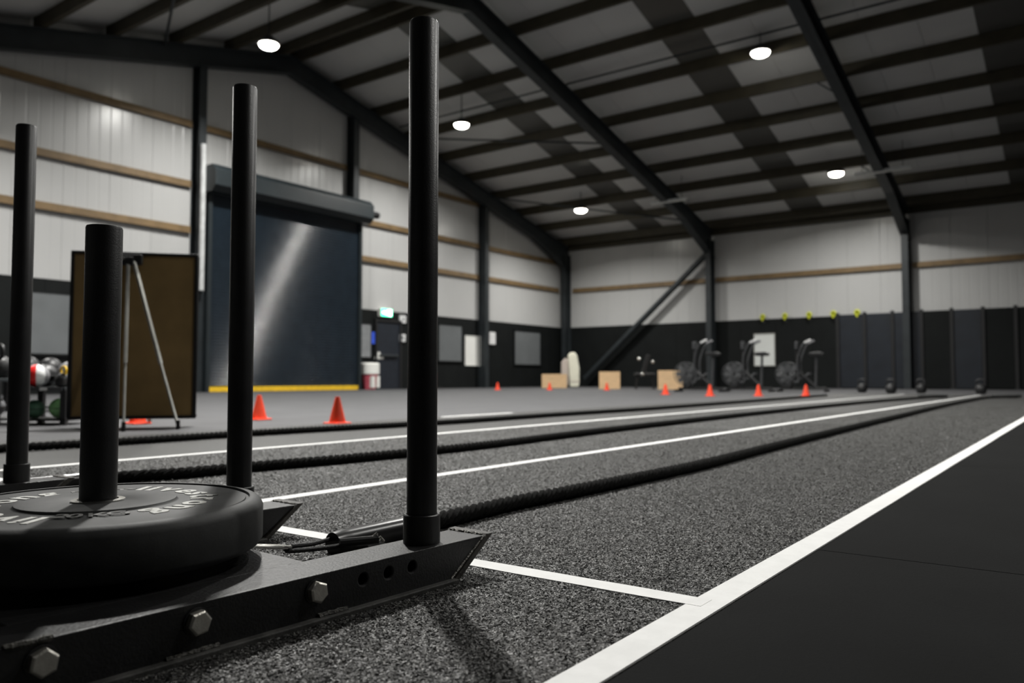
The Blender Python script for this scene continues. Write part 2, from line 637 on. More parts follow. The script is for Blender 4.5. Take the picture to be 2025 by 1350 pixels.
cuts = [YB + .05] + GCOL + [YF - .3]
for z in (3.94, 5.06, 6.54):
    for a, b in zip(cuts[:-1], cuts[1:]):
        a2, b2 = a + 0.12, b - 0.12
        lim = YR + (22.9 - YR) + (6.33 - z + 0.35) / SL      # stop under the roof
        b2 = min(b2, lim)
        if b2 - a2 < 0.4:
            continue
        if z in (3.94, 5.06) and abs(a - GCOL[2]) < .01:
            continue                                          # the roller shutter stands here
        zsec(MB(), a2, b2, 'y', XL, 1, z).build('girt', 'girt_tan', wall_left)
fc = [XL + .35] + FRAMES + [XR - .1]
for a, b in zip(fc[:-1], fc[1:]):
    zsec(MB(), a + 0.13, b - 0.13, 'x', YF, -1, 3.93).build('girt', 'girt_tan', wall_far)


# portal frames
def rafter_mesh(X, y_eave, haunch=True, wd=0.26, depth=0.50):
    s = 1 if y_eave > YR else -1
    mb = MB()
    ys = y_eave - s * 0.02
    tw = 0.014
    yh = ys - s * 2.6
    drop = 0.42 if haunch else 0.0
    bot = [(ys, zu(ys) - drop), (yh, zu(yh)), (YR, zu(YR))]
    top = [(YR, zu(YR) + depth), (ys, zu(ys) + depth)]
    mb.prism(bot + top, lambda u, v, ww: (ww, u, v), X - tw / 2, X + tw / 2)
    for p, q in zip(bot[:-1], bot[1:]):
        mb.prism([p, q, (q[0], q[1] + .018), (p[0], p[1] + .018)], lambda u, v, ww: (ww, u, v), X - wd / 2, X + wd / 2)
    p, q = top
    mb.prism([p, q, (q[0], q[1] - .018), (p[0], p[1] - .018)], lambda u, v, ww: (ww, u, v), X - wd / 2, X + wd / 2)
    return mb


for i, X in enumerate([XL + 0.3] + FRAMES):
    fr = empty('portal_frame', (0, 0, 0))
    struct(fr)
    for ye in (YF, YB):
        s = 1 if ye == YF else -1
        yc = ye - s * 0.27
        isec_v(X, yc, 0, zu(yc) + 0.2, 0.42, 0.2, 'y').build('column', 'steel_grey', fr)
        rafter_mesh(X, ye - s * 0.06).build('rafter', 'steel_grey', fr)

# ceiling: roof sheets (some are rooflights) and purlins
ceil = MB()
for s, ye in ((1, YF), (-1, YB)):
    ceil.prism([(YR, zr(YR) + .12), (ye + s * .2, zr(ye + s * .2) + .12), (ye + s * .2, zr(ye + s * .2) + .05), (YR, zr(YR) + .05)], lambda u, v, ww: (ww, u, v), XL - .2, XR + .2)
ceiling = struct(ceil.build('ceiling', 'clad_dark'))
ns = 30
st = (XR - XL) / ns
sheet = {}
LIGHTS = [-13.45, -7.65, -1.3, 5.2, 11.7]
xs, x = [], XL
edges = sorted([c - 0.52 for c in LIGHTS] + [c + 0.52 for c in LIGHTS] + [XL, XR])
for a, b in zip(edges[:-1], edges[1:]):
    k = 1 if abs(b - a - 1.04) < 0.02 else max(1, round((b - a) / 1.08))
    for i in range(k):
        xs.append((a + (b - a) * i / k, a + (b - a) * (i + 1) / k))
for a, b in xs:
    is_light = any(abs((a + b) / 2 - c) < 0.05 for c in LIGHTS)
    for s, ye in ((1, YF), (-1, YB)):
        poly = [(YR, zr(YR)), (ye, zr(ye)), (ye, zr(ye) + .045), (YR, zr(YR) + .045)]
        MB().prism(poly, lambda u, v, ww: (ww, u, v), a + .004, b - .004).build('rooflight' if is_light else 'roof_sheet', 'rooflight' if is_light else 'roof_sheet', ceiling)
for s in (1, -1):
    off = 0.28
    while off < abs((YF if s > 0 else YB) - YR) - 0.2:
        Y = YR + s * off
        z = zp(Y)
        P = [(-.05, 0), (.05, 0), (.05, .016), (-.034, .016), (-.034, .272), (.06, .272), (.06, .29), (-.05, .29)]
        MB().prism([(Y + u, z + v) for u, v in P], lambda u, v, ww: (ww, u, v), XL + .05, XR - .05).build('purlin', 'purlin_brown', ceiling)
        off += 1.5
# eaves beam, conduit, roof bracing and wall brace
MB().box(XL + .3, XR - .1, YF - .16, YF - .03, zr(YF) - .34, zr(YF) - .08).build('eaves_beam', 'purlin_brown', ceiling)
MB().tube([(XL + .4, 17.75, zp(17.75) + .1), (XR - .4, 17.75, zp(17.75) + .1)], 0.028, 8).build('conduit', 'steel_grey', ceiling)
for a, b in (((XL + .35, 18.1), (-11.2, 20.75)), ((XL + .35, 22.6), (-11.2, 26.6)), ((XL + .35, 10.0), (-11.2, 6.8))):
    MB().tube([(a[0], a[1], zp(a[1]) - .06), (b[0], b[1], zp(b[1]) - .06)], 0.03, 8).build('roof_brace', 'steel_grey', ceiling)
for X in FRAMES[:2]:
    for Y in (15.4, 19.9, 24.4):
        MB().tube([(X + .02, Y, zu(Y) + .03), (X - .62, Y, zp(Y) + .05)], 0.022, 6).build('knee_brace', 'steel_grey', ceiling)
a, b = on_y(1157, 748, YF - .35), on_y(1402, 497, YF - .35)
MB().tube([a, b], 0.105, 16).build('brace_tube', 'steel_grey', wall_far, smooth=True)

# ---------------------------------------------------------------- roller shutter
SX = XL + 0.42
sy0, sy1 = on_x(410, 600, SX).y, on_x(710, 600, SX).y
rs = tag(empty('roller_shutter', (SX, (sy0 + sy1) / 2, 0)), 'tall dark blue-grey roller shutter with a yellow bottom bar', 'shutter')
hw = (sy1 - sy0) / 2
mb = MB()
pitch, nsl = 0.077, 66
vs, fs = [], []
k = 0
for i in range(nsl):
    z0 = 0.12 + i * pitch
    for j in range(7):
        t = j / 6
        zz = z0 + pitch * t
        dx = 0.013 * math.sin(math.pi * t) - (0.004 if j in (0, 6) else 0)
        vs += [(dx, -hw, zz), (dx, hw, zz)]
n = len(vs) // 2
fs = [(2 * i, 2 * i + 1, 2 * i + 3, 2 * i + 2) for i in range(n - 1)]
ob = len(vs)
vs += [(-.03, -hw, .12), (-.03, hw, .12), (-.03, -hw, vs[-1][2]), (-.03, hw, vs[-1][2])]
fs += [(ob, ob + 2, ob + 3, ob + 1), (2 * n - 2, 2 * n - 1, ob + 3, ob + 2), (0, ob, ob + 1, 1)]
mb.add(vs, fs).build('curtain', 'shutter', rs, smooth=True)
MB().box(-.03, .05, -hw, hw, 0.0, .125).build('bottom_bar', 'yellow', rs, bevel=.006)
for s in (-1, 1):
    MB().box(-.05, .075, s * hw - .05, s * hw + .05, 0, 5.0).build('guide_rail', 'hood', rs, bevel=.006)
hy0, hy1 = -hw - .12, on_x(736, 400, SX + .35).y - (sy0 + sy1) / 2
P = [(-.06, 4.84), (.30, 4.84), (.44, 4.98), (.44, 5.36), (.30, 5.5), (-.06, 5.5)]
MB().prism(P, lambda u, v, ww: (u, ww, v), hy0, hy1).build('hood', 'hood', rs, bevel=.01)
MB().tube([(.18, hy1, 5.17), (.18, hy1 + .28, 5.17)], 0.07, 14).tube([(.18, hy1 + .28, 5.17), (.18, hy1 + .40, 5.17)], 0.10, 14).build('motor', 'frame_black', rs, smooth=True)

# pipe next to the shutter
dp = MB().tube([(0, 0, 2.44), (0, 0, 6.0)], 0.065, 14).box(-.12, 0, -.03, .03, 3.0, 3.05).box(-.12, 0, -.03, .03, 4.6, 4.65)
p = on_x(402, 500, XL + .44)
tag(dp.build('vertical_pipe', 'downpipe', smooth=True, loc=(XL + .42, p.y - .03, 0)), 'pale grey vertical pipe beside the roller shutter', 'pipe')

# windows (grey, shuttered), door, posters on the gable wall
gw = []
for i, (xa, ya, xb, yb) in enumerate(((868, 641, 913, 714), (1018, 654, 1068, 721), (40, 574, 137, 700))):
    a, b = on_x(xa, ya, XL + .03), on_x(xb, yb, XL + .03)
    z0, z1 = min(a.z, b.z), max(a.z, b.z)
    wdw = struct(MB().box(XL + .001, XL + .03, a.y, b.y, z0, z1).build('window_%d' % (i + 1), 'window_grey'))
    fr = MB()
    t = .05
    fr.box(XL + .001, XL + .05, a.y - t, b.y + t, z1, z1 + t).box(XL + .001, XL + .05, a.y - t, b.y + t, z0 - t, z0)
    fr.box(XL + .001, XL + .05, a.y - t, a.y, z0, z1).box(XL + .001, XL + .05, b.y, b.y + t, z0, z1)
    fr.build('window_frame', 'clad_dark', wdw)
dy0, dy1 = on_x(743, 640, XL).y, on_x(788, 640, XL).y
door = struct(MB().box(XL + .002, XL + .05, dy0, dy1, 0.01, 2.08).build('door_1', 'door_navy'))
fr = MB().box(XL + .002, XL + .09, dy0 - .07, dy0, 0, 2.15).box(XL + .002, XL + .09, dy1, dy1 + .07, 0, 2.15).box(XL + .002, XL + .09, dy0, dy1, 2.08, 2.15)
fr.build('door_frame', 'frame_black', door)
MB().box(XL + .05, XL + .12, dy0 + .1, dy1 - .1, 1.0, 1.07).build('push_bar', 'steel_grey', door, bevel=.01)
q = on_x(750, 704, XL + .056)
MB().prism([(-.19, -.09), (.19, -.09), (.16, .02), (.05, .05), (.03, .13), (-.06, .13), (-.08, .05), (-.17, .02)], lambda u, v, ww: (ww, q.y + u, q.z + v), XL + .05, XL + .058).build('door_sticker', 'white_paper', door)
# exit sign
e = on_x(765, 618, XL + .15)
ex = tag(empty('exit_sign', (XL + .15, e.y, e.z)), 'glowing green emergency exit sign above the door', 'sign')
MB().box(-.15, -.002, -.24, .24, -.125, .125).build('sign_box', 'white_paper', ex, bevel=.01)
MB().box(-.002, .004, -.225, .225, -.11, .11).build('green_face', 'exit_green', ex)
g = MB()
MB().box(.004, .008, .08, .19, -.09, .09).build('doorway_symbol', 'exit_white', ex)
g.prism([(-.19, -.015), (-.12, -.015), (-.12, -.05), (-.06, 0), (-.12, .05), (-.12, .015), (-.19, .015)], lambda u, v, ww: (ww, u, v), .004, .008)
g.build('arrow_symbol', 'exit_white', ex)
g = MB().lathe([(.018, 0), (.018, .004)], 14, (.004, .035, .062), 'x')
for pts in ([(.03, .045), (.0, -.015)], [(.0, -.015), (.03, -.045), (.02, -.085)], [(.0, -.015), (-.035, -.04), (-.055, -.075)], [(.025, .035), (.055, .01)], [(.025, .035), (-.015, .03), (-.035, .005)]):
    for (ay, az), (by, bz) in zip(pts[:-1], pts[1:]):
        g.beam((.006, ay, az), (.006, by, bz), .004, .016, (1, 0, 0))
g.build('running_figure', 'exit_white', ex)


def wall_flat(name, xa, ya, xb, yb, m, label, cat, X=XL, th=.02, frame=None):
    a, b = on_x(xa, ya, X + th), on_x(xb, yb, X + th)
    z0, z1 = min(a.z, b.z), max(a.z, b.z)
    o = empty(name, (X, (a.y + b.y) / 2, z0))
    h = (b.y - a.y) / 2
    MB().box(.001, th, -h, h, 0, z1 - z0).build('sheet', m, o, bevel=.004)
    if frame:
        t = .02
        MB().box(.001, th + .012, -h - t, h + t, z1 - z0, z1 - z0 + t).box(.001, th + .012, -h - t, h + t, -t, 0).box(.001, th + .012, -h - t, -h, 0, z1 - z0).box(.001, th + .012, h, h + t, 0, z1 - z0).build('frame', frame, o)
    return tag(o, label, cat)


wall_flat('wall_poster', 921, 664, 949, 722, 'white_paper', 'tall white poster on the dark gable wall beside a steel column', 'poster', frame='white_paper')
o = wall_flat('control_box', 968, 656, 980, 681, 'ball_white', 'small white control box behind the steel column by the tall poster', 'control box', th=.08)
o = wall_flat('notice_board', 712, 640, 733, 706, 'grey_mid', 'narrow grey notice board between roller shutter and door', 'notice board', th=.03, frame='frame_black')
q = on_x(737, 665, XL + .06)
tag(MB().box(.031, .036, -.10, .10, 0, .36).build('blue_notice', 'blue', loc=(XL + .06, q.y + .06, q.z - .22)), 'bright blue notice pinned beside the exit door', 'notice')
bl = C.objects['blue_notice']; bl.location.x = XL + .001
for nm, xa, ya, lab in (('alarm_box', 795, 631, 'small white alarm box high on the wall right of the exit door'), ('switch_box', 794, 668, 'small white switch box at mid height right of the exit door')):
    q = on_x(xa, ya, XL + .06)
    o = tag(empty(nm, (XL, q.y + .05, q.z)), lab, 'switch box')
    MB().box(.001, .07, -.13, .13, -.12, .12).build('casing', 'ball_white', o, bevel=.012)
    MB().box(.07, .08, -.04, .04, -.03, .05).build('button', 'grey_mid', o, bevel=.004)

# patterned tub below the notice board
q = on_x(731, 766, XL + .32)
tb = tag(empty('storage_tub', (XL + .32, q.y, 0)), 'white-topped pink storage tub on the floor beside the door', 'tub')
MB().lathe([(.18, 0), (.24, .42), (.25, .45)], 20).build('body', 'pink', tb, smooth=True)
MB().lathe([(.27, .45), (.29, .47), (.29, .76), (.25, .79)], 20).build('lid', 'white_paper', tb, smooth=True)
for s in (-1, 1):
    MB().box(.16, .27, s * .1 - .05, s * .1 + .05, .06, .4).build('stripe', 'white_paper', tb)

# fire extinguisher
q = on_x(857, 767, XL + .25)
fe = tag(empty('fire_extinguisher', (XL + .25, q.y, 0)), 'red fire extinguisher on a black floor stand against dark wall', 'fire extinguisher')
MB().box(-.17, .17, -.17, .3, 0, .05).box(-.17, -.14, -.17, .3, .05, .6).build('stand', 'frame_black', fe, bevel=.008)
MB().lathe([(.075, .06), (.085, .08), (.085, .5), (.06, .57), (.03, .6)], 20).build('cylinder', 'red', fe, smooth=True)
MB().lathe([(.028, .6), (.028, .65)], 12).box(-.015, .1, -.02, .02, .65, .69).tube([(.05, 0, .64), (.12, .02, .55), (.12, .03, .25)], .014, 8).build('valve_and_hose', 'frame_black', fe, smooth=True)

# ---------------------------------------------------------------- far wall: whiteboard, uprights, panels
a, b = on_y(1492, 661, YF - .03), on_y(1532, 722, YF - .03)
wb = tag(empty('whiteboard', ((a.x + b.x) / 2, YF, b.z)), 'pale upright whiteboard mounted on the dark far wall', 'whiteboard')
h = (b.x - a.x) / 2
MB().box(-h, h, -.03, -.001, 0, a.z - b.z).build('board', 'white_board', wb)
t = .025
MB().box(-h - t, h + t, -.045, -.001, a.z - b.z, a.z - b.z + t).box(-h - t, h + t, -.045, -.001, -t, 0).box(-h - t, -h, -.045, -.001, 0, a.z - b.z).box(h, h + t, -.045, -.001, 0, a.z - b.z).build('frame', 'alu', wb)
upx = [on_y(px, 700, YF - .1).x for px in (1658, 1712, 1765, 1823, 1884, 1944, 2011)]
sp = (upx[-1] - upx[0]) / 6
hook0 = None
for px, sz in ((1508, 1.0), (1552, 1.0), (1600, 1.05), (1648, 1.1), (1695, 1.1)):
    x = on_y(px, 622, YF - .1).x
    if hook0 is None:
        hook0 = empty('wall_hook', (x, YF, 2.40))
        MB().box(-.05, .05, -.03, -.001, -.12, .16).build('back_plate', 'frame_black', hook0)
        MB().tube([(0, -.03, .09), (0, -.16, .09), (0, -.17, .13)], .022, 8).build('peg', 'frame_black', hook0)
        o = hook0
    else:
        o = copy_tree(hook0); o.location = (x, YF, 2.40)
    tag(o, 'black wall hook on top of the dark far wall, carrying a lime yellow strap', 'hook', 'wall hooks with yellow straps')
    y_ = tag(empty('yellow_strap', (x, YF - .10, 2.512)), 'lime yellow strap looped over a black wall hook', 'strap', 'lime yellow straps')
    MB().tube([(.06 * sz * math.cos(q), 0, -.018 + .07 * sz * math.sin(q)) for q in [2 * math.pi * k / 16 for k in range(16)]], .035, 8, closed=True).build('loop', 'yellow_lime', y_, smooth=True)
    MB().box(-.03, .03, -.042, -.034, -.16, -.03).build('tail', 'yellow_lime', y_)
up0 = None
ux = [upx[0] + sp * i for i in range(9)]
for i, x in enumerate(ux):
    if up0 is None:
        up0 = empty('wall_upright', (x, YF - .12, 0))
        MB().box(-.05, .05, -.05, .05, 0, 2.50).build('post', 'frame_black', up0, bevel=.006)
        MB().box(-.08, .08, .05, .12, 2.2, 2.4).build('bracket', 'frame_black', up0)
        MB().box(-.09, .09, -.09, .09, 0, .02).build('foot', 'frame_black', up0)
        o = up0
    else:
        o = copy_tree(up0); o.location = (x, YF - .12, 0)
    tag(o, 'black upright post between the dark wall panels', 'post', 'wall uprights between panels')
for i in range(0, 8):
    a, b = ux[i] + .055, ux[i + 1] - .055
    nv = 'panel_navy' if i in (0, 1, 2, 4) else 'clad_dark'
    o = MB().box(-(b - a) / 2, (b - a) / 2, -.03, .03, .02, 2.44).build('divider_panel', nv, bevel=.008, loc=((a + b) / 2, YF - .1, 0))
    if nv == 'panel_navy':
        tag(o, 'dark navy panel standing between black wall uprights', 'panel', 'navy divider panels')
    else:
        tag(o, 'black panel standing between black wall uprights', 'panel', 'black divider panels')

# ---------------------------------------------------------------- lamps
lamp0 = None
LAMPS = [(-14.4, 23.85), (-14.4, 17.3), (-14.4, 10.7), (-14.4, 4.2), (-6.0, 24.55), (-6.0, 17.95), (-6.0, 11.3), (-6.0, 4.7), (2.4, 11.3), (2.4, 4.7)]
LZ = {0: 6.24, 1: 7.57, 2: 7.63, 4: 6.40, 5: 7.83}
NEAR = ['above the corner with the brace', 'over the open floor before the roller shutter', 'hung nearest the roller shutter hood', 'beyond the easel board', 'near the far wall uprights', 'over the far cone row', 'over the middle of the rope lanes', 'over the near traffic cones', 'far out over the black rubber mats', 'over the near black rubber mats']
for i, (x, y) in enumerate(LAMPS):
    z = LZ.get(i, zp(y) - 0.25)
    o = tag(empty('high_bay_lamp', (x, y, z)), 'glowing round high-bay lamp under the roof, ' + NEAR[i], 'lamp', 'high-bay ceiling lamps')
    if lamp0 is None:
        parts = []
        parts.append(MB().lathe([(.235, 0.0), (.245, .03), (.23, .07), (.12, .10), (.11, .17), (.03, .18), (.02, .2)], 28).build('housing', 'housing', o, smooth=True))
        parts.append(MB().lathe([(.205, -.002), (.185, -.045), (.13, -.078), (.02, -.09)], 28).build('lens', 'lamp_lens', o, smooth=True))
        lamp0 = parts
    else:
        for q in lamp0:
            share(q, q.name.split('.')[0], o)
    # rod up to the purlin plane
    top = zr(y) - z
    MB().tube([(0, 0, .19), (0, 0, top)], .014, 8).build('rod', 'steel_grey', o)
    ld = bpy.data.lights.new('lamp_light', 'AREA')
    ld.shape = 'DISK'; ld.size = 0.34
    ld.energy = LAMP_POWER * {0: .85, 1: 1.15, 2: 1.2, 3: 1.2, 4: .75, 5: 1.0, 6: 1.7, 7: NEAR_GAIN, 8: 1.5, 9: .35}.get(i, 1)
    ld.color = (1.0, 0.985, 0.945)
    ld.spread = LAMP_SPREAD
    lo = bpy.data.objects.new('lamp_light', ld)
    C.objects.link(lo); lo.parent = o; lo.location = (0, 0, -.096)

for x0, x1, lab in ((-11.7, -10.4, 'unlit pale strip light under the roof by the rafter near the corner'), (-5.35, -3.85, 'unlit pale strip light under the roof beside the lamp near the far wall')):
    y = 23.85
    o = tag(empty('strip_light', ((x0 + x1) / 2, y, zp(y) - .5)), lab, 'light')
    h = (x1 - x0) / 2
    MB().box(-h, h, -.05, .05, 0, .06).build('body', 'batten', o, bevel=.01)
    MB().tube([(-h + .03, 0, -.02), (h - .03, 0, -.02)], .022, 10).build('tube', 'white_paper', o, smooth=True)
    for s_ in (-.7, .7):
        MB().tube([(h * s_, 0, .06), (h * s_, 0, zr(y) - zp(y) + .5)], .008, 6).build('hanger', 'steel_grey', o)

# ---------------------------------------------------------------- push sleds
SLX, SLY = -1.151, 0.577
SLED_TURN = R_(-2.5)


def text_mesh(ch, size, thick=0.0):
    cu = bpy.data.curves.new('glyph', 'FONT')
    cu.body = ch; cu.size = size; cu.offset = thick; cu.extrude = 0.0004; cu.resolution_u = 3
    ob = bpy.data.objects.new('glyph', cu)
    C.objects.link(ob)
    dg = bpy.context.evaluated_depsgraph_get()
    me = bpy.data.meshes.new_from_object(ob.evaluated_get(dg))
    vs = [tuple(v.co) for v in me.vertices]; fs = [tuple(p.vertices) for p in me.polygons]
    bpy.data.objects.remove(ob); bpy.data.curves.remove(cu); bpy.data.meshes.remove(me)
    return vs, fs


def arc_text(txt, size, rad, a_mid, z, outward=True, span=60, thick=0.0, m='plate_print', parent=None):
    """letters on a circle; outward: tops point away from the centre and it reads clockwise"""
    gl = []
    for ch in txt:
        if ch == ' ':
            gl.append((None, None, size * .35)); continue
        vs, fs = text_mesh(ch, size, thick)
        x0, x1 = min(v[0] for v in vs), max(v[0] for v in vs)
        gl.append(([(v[0] - (x0 + x1) / 2, v[1], v[2]) for v in vs], fs, x1 - x0 + size * .12))
    track = R_(span) * (rad + size * .35) / sum(g_[2] for g_ in gl)
    tot = sum(g_[2] for g_ in gl) * track
    s = -tot / 2
    for vs, fs, wd in gl:
        c = s + wd * track / 2
        s += wd * track
        if vs is None:
            continue
        if outward:
            a = a_mid - c / (rad + size * .35)
            ux_, uy_ = math.sin(a), -math.cos(a)
            ox, oy = math.cos(a), math.sin(a)
        else:
            a = a_mid + c / (rad + size * .35)
            ux_, uy_ = -math.sin(a), math.cos(a)
            ox, oy = -math.cos(a), -math.sin(a)
        base = rad if outward else rad + size * .72
        bx, by = math.cos(a) * base, math.sin(a) * base
        MB().add([(bx + ux_ * v[0] + ox * v[1], by + uy_ * v[0] + oy * v[1], z + v[2]) for v in vs], fs).build('letter', m, parent)


def boolean(o, cutter):
    md = o.modifiers.new('cut', 'BOOLEAN'); md.object = cutter; md.operation = 'DIFFERENCE'; md.solver = 'EXACT'
    dg = bpy.context.evaluated_depsgraph_get()
    me = bpy.data.meshes.new_from_object(o.evaluated_get(dg))
    o.modifiers.remove(md)
    old = o.data; o.data = me
    bpy.data.meshes.remove(old)
    cm = cutter.data
    bpy.data.objects.remove(cutter); bpy.data.meshes.remove(cm)


def make_sled(label, loc, rz, pole_top=(0.915, 0.915)):
    sl = tag(empty('push_sled', loc, rz), label, 'sled')
    for k, s in enumerate((1, -1)):
        xc = s * 0.258
        rail = MB().prism([(-.47, .010), (.418, .010), (.500, .068), (-.47, .068)], lambda u, v, ww: (ww, u, v), xc - .04, xc + .04).build('rail', 'sled_black', sl)
        cut = MB()
        for yh in (.235, .283, .331):
            cut.tube([(xc + s * .012, yh, .046), (xc + s * .06, yh, .046)], .0085, 20)
        cu = cut.build('cutter', None)
        cu.parent = sl
        bpy.context.view_layer.update()
        boolean(rail, cu)
        b = rail.modifiers.new('bevel', 'BEVEL'); b.width = .0025; b.segments = 2; b.limit_method = 'ANGLE'; b.angle_limit = R_(40)
        # skid and slanted end plate
        MB().box(xc - .052, xc + .052, -.475, .424, 0.004, .0115).build('skid', 'sled_skid', sl, bevel=.0015)
        MB().prism([(.415, .004), (.429, .004), (.517, .0705), (.501, .0705)], lambda u, v, ww: (ww, u, v), xc - .044, xc + .044).build('end_plate', 'plate_dusty', sl, bevel=.0015)
        MB().prism([(-.47, .004), (-.482, .004), (-.482, .0705), (-.47, .0705)], lambda u, v, ww: (ww, u, v), xc - .044, xc + .044).build('end_plate', 'plate_dusty', sl, bevel=.0015)
        # weld beads
        wd = MB()
        rn = random.Random(k + 3)
        pts = [(xc - .036 + .072 * i / 22, .497 + rn.uniform(-.0012, .0012), .0685) for i in range(23)]
        wd.tube(pts, [rn.uniform(.0018, .0032) for _ in pts], 6)
        pts = [(xc + s * .0405, .417 + .079 * i / 22, .0115 + .056 * i / 22) for i in range(23)]
        wd.tube(pts, [rn.uniform(.0012, .0022) for _ in pts], 6)
        wd.build('weld', 'weld', rail, smooth=True)
        for y0, y1, zz in ((.155, .205, .0125), (-.055, .01, .0125), (-.27, -.21, .0125), (-.22, -.175, .0675)):
            xx = xc + s * (.0415 if zz < .05 else .0385)
            pts = [(xx + rn.uniform(-.0008, .0008), y0 + (y1 - y0) * i / 12, zz + rn.uniform(-.0006, .0006)) for i in range(13)]
            MB().tube(pts, [rn.uniform(.0026, .0042) for _ in pts], 7).build('weld', 'weld_dull', rail, smooth=True)
        # bolts
        for yb in (-.186, -.019, .151):
            bo = MB().lathe([(.0148, .002), (.0148, .0105), (.0122, .0125), (.001, .0125)], 6, (0, 0, 0), 'x').build('bolt', 'zinc', sl, loc=(xc + s * .040, yb, .0465), rot=(R_(random.uniform(0, 60)), 0, 0 if s > 0 else math.pi), bevel=.0006)
            MB().lathe([(.0165, 0), (.0165, .002)], 24, (0, 0, 0), 'x').build('washer', 'pole_black', bo, bevel=.0005)
        # socket and pole
        MB().lathe([(.0252, .068), (.0295, .068), (.0295, .1125), (.0283, .114), (.0252, .114)], 40, (xc, .3905, 0), close=True).build('socket', 'pole_black', sl, smooth=True)
        zt = pole_top[k]
        MB().lathe([(.0242, .069), (.0242, zt - .004), (.0222, zt - .0005), (.0205, zt), (.001, zt)], 40, (xc, .3905, 0)).build('pole', 'pole_black', sl, smooth=True)
    MB().box(-.218, .218, -.19, .192, .058, .0675).build('tray', 'sled_black', sl, bevel=.001)
    MB().box(-.218, .218, -.45, -.40, .012, .062).build('rear_crossbar', 'sled_black', sl, bevel=.003)
    MB().lathe([(.0245, .068), (.0245, .546), (.0235, .549), (.001, .549)], 40).build('weight_post', 'pole_black', sl, smooth=True)
    MB().lathe([(.07, .0675), (.07, .078), (.066, .0795), (.02, .0795)], 40).build('post_flange', 'sled_black', sl, smooth=True)
    MB().tube([(0.02 + .014 * math.cos(q), .197 + .016 * math.sin(q), .0625) for q in [2 * math.pi * i / 18 for i in range(18)]], .0035, 8, closed=True).build('tow_ring', 'sled_black', sl, smooth=True)
    return sl


sled1 = make_sled('black steel push sled loaded with a bumper plate', (SLX, SLY, .0), SLED_TURN, (.918, .928))
sled2 = make_sled('black steel push sled in the lane beyond the loaded sled, carrying no plate', (-2.478, 0.515, 0), 0, (.985, .985))

# bumper plate
bp_ = tag(empty('bumper_plate', (SLX, SLY, .0797)), 'black 20 kg rubber bumper plate lying on the push sled', 'weight plate')
T = .0775
P = [(.0262, .002), (.10, .002), (.205, .004), (.213, .0045), (.2205, .009), (.225, .016), (.225, T - .016), (.2215, T - .0085), (.215, T - .0035), (.208, T - .0022),
     (.2055, T - .0026), (.2045, T - .0062), (.2005, T - .0062), (.1995, T - .0042), (.107, T - .0042), (.1045, T - .0028), (.103, T - .0002), (.101, T), (.04, T), (.037, T - .0015), (.0262, T - .0015)]
MB().lathe(P, 128, close=True).build('rubber_body', 'plate_rubber', bp_, smooth=True)
MB().lathe([(.0252, .001), (.0262, .001), (.034, T - .002), (.035, T + .0012), (.0268, T + .0018), (.0252, T - .002)], 64, close=True).build('hub_ring', 'steel_bright', bp_, smooth=True)
view = math.atan2(-SLY, -SLX)               # direction of the camera seen from the plate
fz = T - .0042 + .0005
arc_text('livestrong', .062, .124, view + R_(90), fz, True, 134, .0018, 'plate_print', bp_)
arc_text('livestrong', .062, .124, view + R_(268), fz, True, 134, .0018, 'plate_print', bp_)
arc_text('20 KG', .040, .106, view - R_(4), fz + .0012, False, 40, .0005, 'mark_grey', bp_)
arc_text('20 KG', .040, .106, view + R_(176), fz + .0012, False, 40, .0005, 'mark_grey', bp_)


# ---------------------------------------------------------------- battle ropes
def catmull(P, step):
    P = [Vector(p) for p in P]
    P = [P[0] * 2 - P[1]] + P + [P[-1] * 2 - P[-2]]
    out = []
    for i in range(1, len(P) - 2):
        a, b, c, d = P[i - 1:i + 3]
        n = max(2, int((c - b).length / step))
        for k in range(n):
            t = k / n
            out.append(.5 * ((2 * b) + (c - a) * t + (2 * a - 5 * b + 4 * c - d) * t * t + (3 * b - a - 3 * c + d) * t ** 3))
    out.append(P[-2])
    return out


def rope_mesh(path, R=.0195, pitch=.085, near=6.0):
    mb = MB()
    L = [0]
    for a, b in zip(path[:-1], path[1:]):
        L.append(L[-1] + (b - a).length)
    for s in range(3):
        pts = []
        for i, p in enumerate(path):
            t = (path[min(i + 1, len(path) - 1)] - path[max(i - 1, 0)]).normalized()
            a = t.cross(Vector((0, 0, 1))).normalized(); b = a.cross(t)
            q = 2 * math.pi * (L[i] / pitch + s / 3)
            pts.append(p + (a * math.cos(q) + b * math.sin(q)) * R * .47)
        mb.tube(pts, R * .56, 7)
    return mb


def battle_rope(pts, label, end_sleeve_at=None):
    path = catmull([(x, y, .0235) for x, y in pts], .0085)
    p0 = path[0]
    o = tag(empty('battle_rope', (p0.x, p0.y, 0)), label, 'rope', 'battle ropes laid along the lanes')
    path = [p - Vector((p0.x, p0.y, 0)) for p in path]
    rope_mesh(path).build('rope', 'rope_black', o, smooth=True)
    d = (path[30] - path[0]).normalized()
    sl = [path[0] - d * .01 + d * (.25 * i / 14) for i in range(15)]
    MB().tube(sl, [.021] + [.0235] * 13 + [.0225], 20).build('end_sleeve', 'sleeve_black', o, smooth=True)
    return o


